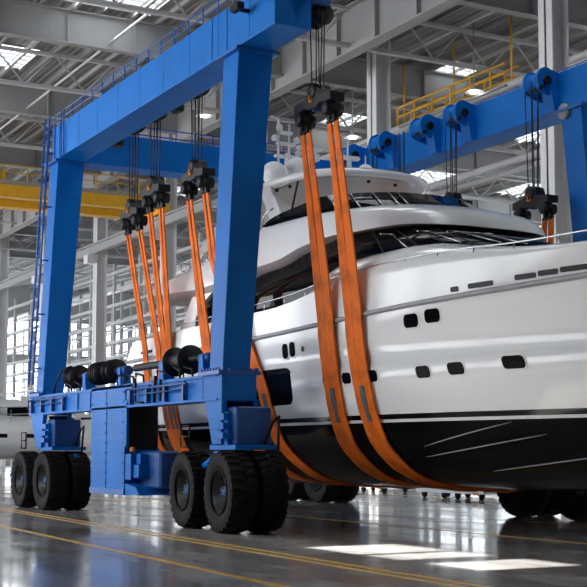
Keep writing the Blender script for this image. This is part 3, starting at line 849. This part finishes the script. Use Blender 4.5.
b.build('deck_underside', 'beige', yacht)
# flybridge windscreen
fb = dense([(-3.6, 2.62), (-3.0, 2.50), (-1.7, 2.28), (-.9, 2.0), (-.35, 1.6), (.05, 1.15), (.25, .75), (.38, .03)])
ft = dense([(-3.6, 2.6), (-3.1, 2.47), (-2.1, 2.22), (-1.4, 1.95), (-.9, 1.55), (-.55, 1.1), (-.38, .7), (-.28, .03)])
fz = lambda i: 7.02+.40*min(1, max(0, (i-1)/14))**.8
def half_ring(pts, z): 
    return [(x, YY-h, z(i) if callable(z) else z) for i, (x, h) in enumerate(pts)]+[(x, YY+h, z(len(pts)-1-i) if callable(z) else z) for i, (x, h) in enumerate(reversed(pts))]
b = MB(); b.loft([half_ring(fb, 6.95), half_ring(ft, fz), [(x-.03, YY+(y-YY)*.985, z) for x, y, z in half_ring(ft, fz)], [(x-.03, YY+(y-YY)*.985, z) for x, y, z in half_ring(fb, 6.95)]], False, False, True)
fw = b.build('flybridge_windscreen', 'glass_dark', yacht)
b = MB()
for i in (17, 22, 27, 31, 34):
    for sgn in (-1, 1): b.tube([(fb[i][0]+.01, YY+sgn*(fb[i][1]+.01), 7.0), (ft[i][0]+.01, YY+sgn*(ft[i][1]+.01), fz(i))], .014, 5)
b.build('mullion', 'silver', fw)
b = MB(); b.cbox(-2.6, -.6, YY-1.2, YY+1.2, 6.5, 7.0, .1); b.cbox(-3.6, -2.8, YY-1.4, YY+1.4, 6.5, 7.15, .1); b.build('flybridge_seat', 'smoke_white', yacht)
# hardtop
ht = dense([(-7.2, .03), (-7.2, 1.3), (-6.8, 1.85), (-5.6, 2.06), (-4.2, 2.02), (-3.15, 1.84), (-2.6, 1.5), (-2.22, 1.05), (-2.03, .5), (-2.0, .03)], 5)
def hring(s, z, dx=0): return [(-4.4+(x+4.4)*s+dx, YY-h*s, z) for x, h in ht]+[(-4.4+(x+4.4)*s+dx, YY+h*s, z) for x, h in reversed(ht)]
b = MB(); b.loft([hring(.80, 8.21), hring(.93, 8.14), hring(.985, 8.15), hring(1, 8.21), hring(.985, 8.29), hring(.9, 8.37), hring(.6, 8.45)], True, True, True)
b.build('hardtop', 'gel', yacht)
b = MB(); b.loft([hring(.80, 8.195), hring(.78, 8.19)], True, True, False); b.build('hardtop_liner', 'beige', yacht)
b = MB()
for (x, y) in ((-5.4, 3.5), (-4.8, 3.45), (-4.2, 3.5), (-3.6, 3.7), (-3.0, 4.2), (-2.75, 4.9), (-2.8, 5.7)): b.cyl((x, y, 8.13), (x, y, 8.2), .045, 8)
b.build('downlight', 'black', yacht)
for sgn in (-1, 1):
    b = MB(); y0, y1 = YY+sgn*2.42, YY+sgn*1.95
    def slab(p, q, w, th):
        (xa, ya, za), (xb, yb, zb) = p, q
        b.hexa([(xa-w, ya-th, za), (xa+w, ya-th, za), (xa+w, ya+th, za), (xa-w, ya+th, za), (xb-w, yb-th, zb), (xb+w, yb-th, zb), (xb+w, yb+th, zb), (xb-w, yb+th, zb)])
    slab((-3.1, y0, 6.9), (-4.7, y1, 8.18), .28, .06)
    b.build('hardtop_strut', 'gel', yacht, .03)
    b = MB(); slab((-8.0, YY+sgn*2.75, 6.15), (-6.2, YY+sgn*1.9, 8.2), .34, .08); b.build('hardtop_strut', 'gel', yacht, .03)
    b = MB(); slab((-3.7, YY+sgn*1.9, 6.9), (-3.5, YY+sgn*1.7, 8.18), .02, .02); b.build('stay', 'black', yacht)
    b = MB(); b.tube([(-3.6, YY+sgn*2.8, 6.8), (-3.2, YY+sgn*2.75, 7.2), (-2.9, YY+sgn*2.7, 7.3)], .02, 6); b.build('grab_rail', 'silver', yacht)
# flybridge side glazing aft of the strut
    b = MB(); b.hexa([(-6.3, YY+sgn*2.7, 6.3), (-3.4, YY+sgn*2.72, 6.6), (-3.4, YY+sgn*2.66, 6.6), (-6.3, YY+sgn*2.64, 6.3), (-5.9, YY+sgn*2.6, 7.0), (-3.9, YY+sgn*2.62, 7.15), (-3.9, YY+sgn*2.58, 7.15), (-5.9, YY+sgn*2.56, 7.0)])
    b.build('side_screen', 'glass_dark', yacht)
# domes, mast and aerials on the hardtop
for (x, y, r, zb) in ((-6.0, 4.0, .34, 8.64), (-6.0, 4.70, .33, 8.84), (-5.0, 6.2, .21, 8.74)):
    b = MB(); b.cyl((x, y, 8.33), (x, y, zb), r*.45, 12); b.lathe([(r*.55, -.05), (r*.7, .02), (r*.95, .14)]+[(r*math.cos(a), .22+r*1.02*math.sin(a)) for a in [PI/2*k/8 for k in range(8)]]+[(.01, .22+r*1.02)], (x, y, zb), 'Z', 24)
    b.build('satellite_dome', 'smoke_white', yacht)
b = MB()
b.tube([(-6.5, 4.62, 8.4), (-6.5, 4.68, 9.6)], [.14, .08], 8); b.tube([(-6.5, 4.40, 8.4), (-6.5, 4.38, 10.5)], .035, 6); b.tube([(-6.5, 4.7, 9.4), (-6.5, 4.72, 10.4)], .03, 6)
b.tube([(-6.5, 4.38, 10.5), (-6.5, 4.15, 10.55)], .03, 6)
for z, w in ((10.15, .18), (9.85, .28), (9.5, .34)): b.cbox(-6.58, -6.42, 4.62-w, 4.62+w, z-.04, z+.04, .02)
for z, y in ((10.2, 4.42), (9.9, 4.95), (9.9, 4.28), (9.55, 5.0)): b.lathe([(.02, -.06), (.09, -.04), (.09, .06), (.02, .12)], (-6.5, y, z+.06), 'Z', 10)
b.cbox(-6.4, -6.2, 4.85, 5.6, 9.7, 9.8, .03); b.cyl((-6.3, 5.3, 8.4), (-6.3, 5.3, 9.7), .09, 8); b.lathe([(.1, 0), (.22, .05), (.22, .2), (.1, .28)], (-6.3, 5.3, 9.38), 'Z', 14)
b.cbox(-6.1, -5.9, 6.05, 6.6, 9.5, 9.6, .03); b.cyl((-6.0, 6.3, 8.4), (-6.0, 6.3, 9.55), .07, 8)
for x, y, z in ((-5.4, 5.9, 9.9), (-5.0, 6.2, 9.4), (-6.6, 6.6, 10.0)): b.tube([(x, y, 8.3), (x, y, z)], .02, 6)
b.build('radar_mast', 'smoke_white', yacht)
# aft wing strut and cockpit
for sgn in (-1, 1):
    b = MB(); prof = [(-7.55, 4.55), (-6.55, 4.55), (-6.3, 5.0), (-5.95, 5.3), (-5.3, 5.56), (-6.1, 5.58), (-6.55, 5.55), (-6.9, 5.2), (-7.2, 4.85)]
    b.prism(prof, 'Y', YY+sgn*3.02, YY+sgn*3.14); b.build('wing_strut', 'gel', yacht, .02)
    def rail(pts, posts, drop, nm='guard_rail', r=.020, mid=None):
        b = MB(); b.tube(pts, r, 6)
        if mid: b.tube([(x, y, z-mid) for x, y, z in pts], r*.7, 6)
        for p in posts:
            x = p; 
            for (a, c) in zip(pts, pts[1:]):
                if a[0] <= x <= c[0]:
                    t = (x-a[0])/(c[0]-a[0]); q = [lerp(a[k], c[k], t) for k in range(3)]
                    b.tube([tuple(q), (q[0]-.08, q[1], q[2]-drop)], r*.85, 6); break
        b.build(nm, 'silver', yacht)
    xs = [-7.2+.5*k for k in range(47)]; xs = [x for x in xs if x <= 15.3]
    zr = lambda X: smooth_interp([(-7.2, 4.86), (-3, 4.95), (-.8, 5.02), (.5, 5.14), (2, 5.21), (3.2, 5.22), (5, 5.20), (6.5, 5.14), (8, 5.16), (10, 5.25), (15.5, 5.7)], X)
    pts = [(x, YY+sgn*max(.02, half(x, sheer(x))-(.07 if x < 3 else .05+.02*(x-3))), zr(x)) for x in xs]
    rail(pts, [-6.9+.95*k for k in range(23)], .24, 'guard_rail', .015)
    pts = [(-7.8, YY+sgn*2.9, 6.60), (-6, YY+sgn*2.95, 6.66), (-4.4, YY+sgn*2.95, 6.82)]
    rail(pts, [-7.79, -7.2, -6.6, -6., -5.4, -4.8], .45, 'guard_rail', .022, .22)
pts = [(-7.8, YY-2.9, 6.6), (-7.8, YY, 6.6), (-7.8, YY+2.9, 6.6)]
b = MB(); b.tube(pts, .022, 6); b.tube([(x, y, z-.22) for x, y, z in pts], .016, 6)
for k in range(9): b.tube([(-7.8, YY-2.9+k*.72, 6.6), (-7.8, YY-2.9+k*.72, 6.08)], .016, 6)
b.build('guard_rail', 'silver', yacht)
MB().box(-7.0, -6.8, YY-2.4, YY+2.4, 4.05, 5.5).build('cockpit_bulkhead', 'gel', yacht)
b = MB(); b.cyl((-10.1, YY-2.6, 4.0), (-10.1, YY-2.6, 4.02), .1, 8); b.cbox(-10.3, -9.2, YY-1.6, YY+1.6, 4.0, 4.55, .08); b.build('cockpit_seat', 'smoke_white', yacht)

# ------------------------------------------------------------------ hook blocks
def hook_block(x, y, z, s, label, ztop, rx):
    t = thing('hook_block', label, 'hook block', (x, y, z-.65), 'black hook blocks of the boat hoist')
    L = s/2+.19
    b = MB(); b.prism([(x-L, z-.36), (x-L, z-.18), (x-.24, z-.12), (x-.17, z+.02), (x+.17, z+.02), (x+.24, z-.12), (x+L, z-.18), (x+L, z-.36), (x+.3, z-.33), (x+.15, z-.38), (x-.15, z-.38), (x-.3, z-.33)], 'Y', y-.17, y+.17)
    b.build('spreader_beam', 'black', t, .015)
    b = MB(); b.lathe([(.07, -.19), (.17, -.18), (.17, .18), (.07, .19)], (x, y, z-.03), 'Y', 18); b.build('crown_sheave', 'black', t)
    for d in (-s/2, s/2):
        b = MB(); b.cbox(x+d-.16, x+d+.16, y-.14, y+.14, z-.62, z-.38, .06); b.cyl((x+d-.22, y, z-.50), (x+d+.22, y, z-.50), .08, 10)
        b.lathe([(.05, -.2), (.14, -.18), (.14, .18), (.05, .2)], (x+d, y, z-.50), 'Y', 14)
        b.cyl((x+d, y, z-.40), (x+d, y, z-.33), .10, 10); b.box(x+d-.14, x+d-.05, y-.05, y+.05, z-.76, z-.60); b.box(x+d+.05, x+d+.14, y-.05, y+.05, z-.76, z-.60)
        b.cyl((x+d-.19, y, z-.73), (x+d+.19, y, z-.73), .045, 8)
        b.build('strap_shackle', 'black', t)
    b = MB(); pts = [(x-.02, y-.185, z-.05), (x-.02, y-.185, z-.12)]+[(x-.01+.06*math.cos(a), y-.185, z-.18+.06*math.sin(a)) for a in [PI*.75+PI*1.35*k/9 for k in range(10)]]
    b.tube(pts, .024, 6); b.build('hook_mark', 'orange_mark', t)
    b = MB(); b.cbox(x-.12, x-.02, y-.1, y+.1, z-.42, z-.34, .02); b.build('lug', 'blue_dark', t)
    for k in range(5):
        dx = (k-2)*.085
        b = MB(); b.tube([(rx+dx*1.5, y+(.06 if k % 2 else -.06), ztop), (x+dx, y+(.06 if k % 2 else -.06), z-.02)], .015, 6); b.build('hoist_rope', 'rope', t)
    return t
LABL = ['black hook block on five ropes hanging right of the near blue leg, above the hardtop',
        'black hook block hanging just left of the near blue leg, orange straps below it',
        'second black hook block left of the near blue leg, hanging behind the first',
        'black hook block furthest left and lowest, hanging over the yacht stern']
LABR = ['black hook block hanging beside the tall grey column at right, under the far girder',
        'black hook block half hidden behind the flybridge windscreen under the far girder',
        'hook block of the far girder hidden behind the hardtop, second from the stern',
        'hook block of the far girder hidden behind the hardtop, nearest the stern']
for (x, z, s), lab in zip(HOOKS_L, LABL): hook_block(x, YH, z, s, lab, 10.42, x)
for (x, z, s), lab in zip(HOOKS_R, LABR): hook_block(x, YHR, z, s, lab, 10.78, x)

# ------------------------------------------------------------------ slings
def sling(xl, zl, xr, zrt, bend, label, w0=.42, w1=.60):
    """bend: list of (z, dx) shifting the near run fore or aft as it goes down."""
    t = thing('lifting_sling', label, 'sling', (xl, YY, .7), 'orange slings under the yacht')
    path = []
    zs_near = [zl-.75]
    rub = 4.25
    hx = interp(sorted([(z, d) for z, d in bend]), 4.3) if bend else 0
    yh = YY-half(xl+hx, 4.2)-.10
    for k in range(1, 9):
        tt = k/9; z = lerp(zl-.75, 4.3, tt); path.append((z, lerp(YH, yh, tt)))
    path = [(zl-.73, YH)]+path
    under = []
    N = 34
    for z in [4.3, 4.0, 3.6, 3.2, 2.9, 2.6, 2.4, 2.2, 2.0, 1.8, 1.6, 1.4, 1.25, 1.1, 1.02, .96, .91, .87, .84]:
        under.append(z)
    near = [(xl+(interp(sorted(bend), z) if bend else 0), y, z) for z, y in path]
    zk = keel(xl+(interp(sorted(bend), .8) if bend else 0)); under = [z for z in under if z > zk+.03]
    for z in under:
        x = xl+(interp(sorted(bend), z) if bend else 0); near.append((x, YY-half(x, z)-(.04+.06*min(1, max(0, (z-2.8)/1.3))), z))
    xb = near[-1][0]; far = []
    for z in reversed(under): 
        x = lerp(xb, xr, min(1, max(0, (z-.7)/3))); far.append((x, YY+max(.05, half(x, z))+(.04+.06*min(1, max(0, (z-2.8)/1.3))), z))
    far += [(lerp(far[-1][0], xr, k/6), lerp(far[-1][1], YHR, k/6), lerp(4.3, zrt-.73, k/6)) for k in range(1, 7)]
    pts = near+[(xb, YY, keel(xb)-.035)]+far
    npt = len(pts)
    P = [Vector(p) for p in pts]
    nn = []
    for i in range(npt):
        tg = (P[min(i+1, npt-1)]-P[max(i-1, 0)]).normalized(); n_ = Vector((1,0,0)).cross(tg); n_.normalize(); nn.append(n_)
    th = .018
    for sd in (-1, 1):
        rings = []
        for i in range(npt):
            ztop = zl-.73 if i < npt/2 else zrt-.73
            f = min(1, max(0, (ztop-P[i].z)/3.2)); w = lerp(w0, w1, f); gap = lerp(.05, .004, f)
            a, c = sd*gap, sd*w/2
            e = Vector((1,0,0))
            rings.append([tuple(P[i]+e*a+nn[i]*th), tuple(P[i]+e*c+nn[i]*th), tuple(P[i]+e*c-nn[i]*th), tuple(P[i]+e*a-nn[i]*th)])
        MB().loft(rings, True, True, False).build('webbing', 'web', t)
    # worn sleeve where the strap meets the waterline
    b = MB(); rings = []
    for i in range(npt):
        if near and i < len(near) and 2.15 < P[i].z < 3.0:
            nrm = nn[i] if (nn[i].y < 0) else -nn[i]
            wv = .05+.05*math.sin(i*2.1)**2
            e = Vector((1,0,0)); rings.append([tuple(P[i]-e*wv+nrm*.03), tuple(P[i]+e*wv+nrm*.03), tuple(P[i]+e*wv+nrm*.005), tuple(P[i]-e*wv+nrm*.005)])
    if len(rings) > 1: b.loft(rings, True, True, False).build('wear_sleeve', 'sleeve', t, )
SL = []
bends = [[], [(.8, 2.3), (1.2, 2.1), (1.8, 1.7), (2.6, 1.0), (3.5, .15), (4.4, 0), (9, 0)], [(1.5, -.1), (3.5, -.15), (8, 0)], []]
bend2R = [(.8, 2.5), (1.3, 2.3), (1.9, 2.05), (3.1, 1.82), (4.2, 1.2), (5.3, .35), (6.2, 0), (9, 0)]
names = [('left one of the two wide orange slings right of the near blue leg', 'right one of the two wide orange slings right of the near blue leg'),
         ('orange sling just left of the near blue leg, farther left of two', 'orange sling passing behind the near blue leg, crossing the dark hull window'),
         ('left strap hung from the second hook block left of the near leg', 'right strap hung from the second hook block left of the near leg'),
         ('leftmost orange sling, passing behind the winch drums near the stern', 'slanting sling on the right of the leftmost hook block')]
for i in range(4):
    x, z, s = HOOKS_L[i]; xr, zr_, sr = HOOKS_R[i]
    for sd, lab in zip((-1, 1), names[i]):
        bd = bends[i]
        if i == 1 and sd == 1: bd = bend2R
        if i == 3 and sd == 1: bd = [(1.5, .25), (3.5, .22), (8, 0)]
        if i == 2 and sd == 1: bd = [(1.5, -.62), (3.5, -.68), (8, 0)]
        wide = .62 if i == 0 else (.5 if i == 1 else .33)
        sling(x+sd*s/2, z, xr+sd*sr/2, zr_, bd, lab, .40 if i == 0 else .30, wide)

# ------------------------------------------------------------------ background things
def far_yacht(ox, oy, L, h0, label):
    t = thing('cabin_cruiser', label, 'boat', (ox, oy, 0), 'white boats stored behind the hoist')
    b = MB(); rings = []
    for k in range(13):
        u = k/12; y = oy-L/2+L*u; w = 2.0*(1-max(0, (u-.45)/.55)**2.2)*(.92+.08*min(1, u*4)); w = max(w, .03)
        dz = .5*u*u
        rings.append([(ox-w, y, h0+1.9+dz), (ox-w*.97, y, h0+.9+dz*.6), (ox-w*.75, y, h0+.35+dz*.8), (ox, y, h0+dz*1.2), (ox+w*.75, y, h0+.35+dz*.8), (ox+w*.97, y, h0+.9+dz*.6), (ox+w, y, h0+1.9+dz)])
    b.loft(rings, True, True, True); b.build('hull', 'gel', t)
    b = MB(); b.hexa([(ox-1.6, oy-L*.38, h0+1.9), (ox+1.6, oy-L*.38, h0+1.9), (ox+1.3, oy+L*.2, h0+2.1), (ox-1.3, oy+L*.2, h0+2.1), (ox-1.45, oy-L*.34, h0+3.3), (ox+1.45, oy-L*.34, h0+3.3), (ox+1.1, oy+L*.04, h0+3.2), (ox-1.1, oy+L*.04, h0+3.2)]); b.build('cabin', 'gel', t, .06)
    b = MB()
    for k in range(4): b.box(ox+1.55, ox+1.62, oy-L*.33+k*1.5, oy-L*.33+k*1.5+1.1, h0+2.35, h0+2.8)
    b.build('cabin_window', 'glass_dark', t)
    b = MB()
    for k in range(5): b.cbox(ox+1.93, ox+1.98, oy-L*.4+k*1.6, oy-L*.4+k*1.6+.6, h0+1.25, h0+1.45, .02)
    b.build('porthole', 'glass_dark', t)
    b = MB(); b.box(ox-1.5, ox+1.5, oy-L*.32, oy-L*.02, h0+3.3, h0+3.5); b.box(ox-1.2, ox+1.2, oy-L*.3, oy-L*.1, h0+3.5, h0+4.2); b.build('flybridge', 'gel', t, .05)
    b = MB(); b.tube([(ox, oy-L*.25, h0+4.2), (ox, oy-L*.25, h0+6)], .05, 6)
    for z in (4.8, 5.3): b.box(ox-.1, ox+.1, oy-L*.25-.6, oy-L*.25+.6, h0+z, h0+z+.07)
    b.lathe([(.05, 0), (.25, .1), (.25, .3), (.1, .45)], (ox, oy-L*.17, h0+4.2), 'Z', 14); b.build('mast', 'smoke_white', t)
    b = MB()
    for yy in (.0, .35): b.tube([(ox+1.9, oy-L*.4, h0+2.6-yy), (ox+1.7, oy+L*.25, h0+2.9-yy)], .02, 5)
    for k in range(9): b.tube([(ox+1.9-.02*k, oy-L*.4+k*L*.08, h0+1.9), (ox+1.9-.02*k, oy-L*.4+k*L*.08, h0+2.65)], .02, 5)
    b.build('guard_rail', 'silver', t)
    return t
far_yacht(-42., 7.0, 14., 1.05, 'white cabin cruiser on blue stands, far left behind the rear blue leg')
far_yacht(-62., 17.5, 13., 1.1, 'second white cabin cruiser, deeper in the hall behind the first')
def stand(x, y, label):
    t = thing('boat_stand', label, 'stand', (x, y, 0), 'blue boat stands')
    b = MB()
    for dx in (-.45, .45):
        for dy in (-.5, .5): b.tube([(x+dx, y+dy, 0), (x+dx*.35, y+dy*.35, .85)], .06, 6)
    b.box(x-.5, x+.5, y-.55, y+.55, .25, .33); b.build('frame', 'blue_rail', t)
    MB().box(x-.35, x+.35, y-.4, y+.4, .85, 1.12).build('pad', 'wood', t)
for y, l in ((2.5, 'blue boat stand leftmost under the far white cruiser'), (5.5, 'blue boat stand under the middle of the far white cruiser'), (8.8, 'blue boat stand under the bow half of the far white cruiser')): stand(-41.8, y, l)
for y, l in ((14, 'blue boat stand under the deeper second cruiser, left one'), (19, 'blue boat stand under the deeper second cruiser, right one')): stand(-62, y, l)
def scaffold(x, y, n, label):
    t = thing('scaffold_tower', label, 'scaffold', (x, y, 0))
    b = MB()
    for dx in (0, 1.2):
        for dy in (0, 2.2): b.tube([(x+dx, y+dy, 0), (x+dx, y+dy, 2*n+1)], .045, 6)
    for k in range(n+1):
        z = .3+2*k
        for dx in (0, 1.2): b.tube([(x+dx, y, z), (x+dx, y+2.2, z)], .035, 6)
        for dy in (0, 2.2): b.tube([(x, y+dy, z), (x+1.2, y+dy, z)], .035, 6)
        if k < n: b.tube([(x+1.2, y, z), (x+1.2, y+2.2, z+2)], .03, 6)
    b.build('frame', 'blue_rail', t)
    b = MB()
    for k in range(n): b.box(x, x+1.2, y, y+2.2, 2.28+2*k, 2.34+2*k)
    b.build('plank', 'wood', t)
scaffold(-38.5, 2.6, 1, 'low blue scaffold tower by the far left cruiser')
# flat boat trailer on the floor beyond the keel
def trailer(x, y, L, label):
    t = thing('boat_dolly', label, 'dolly', (x, y, 0), 'low dollies on the floor behind the yacht')
    b = MB()
    for dy in (-.6, .6): b.box(x-L/2, x+L/2, y+dy-.06, y+dy+.06, .2, .32)
    for k in range(6): b.box(x-L/2+k*L/5-.05, x-L/2+k*L/5+.05, y-.6, y+.6, .22, .28)
    b.box(x-.5, x-.1, y-.5, y+.5, .32, .42); b.box(x+L*.2, x+L*.3, y-.5, y+.5, .32, .44)
    b.build('frame', 'trailer', t)
    for dx in (-L*.42, -L*.12, L*.08, L*.42):
        for dy in (-.5, .5):
            b = MB(); b.lathe([(.04, -.06), (.1, -.055), (.125, -.03), (.125, .03), (.1, .055), (.04, .06)], (x+dx, y+dy, .126), 'Y', 18); b.build('wheel', 'rubber', t)
    MB().box(x+L*.36, x+L*.42, y-.68, y-.6, .16, .26).build('lamp', 'orange_mark', t)
trailer(-12.9, 15.0, 4.0, 'low grey dolly on small wheels seen under the yacht keel at right')
trailer(-21., 16.2, 4.4, 'low grey dolly farther back, left of the one under the keel')
# hanging high-bay lamps
for (x, y, z, l) in ((-22.3, 22.6, 17.6, 'white bell lamp hanging left of the right column'), (-30., 20.9, 17.0, 'small lit lamp hanging above the far girder housings'), (-34.6, 15., 18.4, 'lamp under the roof above the front hook block ropes')):
    t = thing('pendant_lamp', l, 'lamp', (x, y, z))
    MB().lathe([(.05, .35), (.08, .2), (.45, .0), (.43, .0), (.06, .18)], (x, y, z), 'Z', 18).build('lamp_shade', 'smoke_white', t)
    MB().tube([(x, y, z+.3), (x, y, ZR-.2)], .03, 6).build('drop_rod', 'steel', t)
    MB().lathe([(.02, -.06), (.2, -.02), (.2, .03), (.02, .05)], (x, y, z), 'Z', 14).build('bulb', 'lamp', t)

# ------------------------------------------------------------------ light
w = bpy.data.worlds.new('World'); scene.world = w; w.use_nodes = True
bg = w.node_tree.nodes['Background']; bg.inputs['Color'].default_value = (.93, .96, 1, 1); bg.inputs['Strength'].default_value = 3.2
sun = bpy.data.lights.new('Sun', 'SUN'); sun.energy = 15; sun.angle = math.radians(.6); sun.color = (1, .95, .9)
so = bpy.data.objects.new('Sun', sun); COL.objects.link(so)
dirv = Vector((0., 11.3, -21.)); so.rotation_euler = dirv.to_track_quat('-Z', 'Y').to_euler()
# ------------------------------------------------------------------ camera
cam = bpy.data.cameras.new('Camera'); co = bpy.data.objects.new('Camera', cam); COL.objects.link(co)
cam.sensor_width = 36; cam.lens = 1296.5/587*36; cam.shift_y = (341.05-293.5)/587; cam.clip_end = 500
pt = math.radians(4.883); D = Vector((-.876, .475, 0)).normalized(); d = D*math.cos(pt)+Vector((0,0,1))*math.sin(pt)
co.location = (23.761, -11.56, 1.6); co.rotation_euler = d.to_track_quat('-Z', 'Y').to_euler()
scene.camera = co
vs = scene.view_settings; vs.view_transform = 'Standard'; vs.look = 'None'; vs.gamma = 1; vs.use_curve_mapping = False; vs.exposure = .85
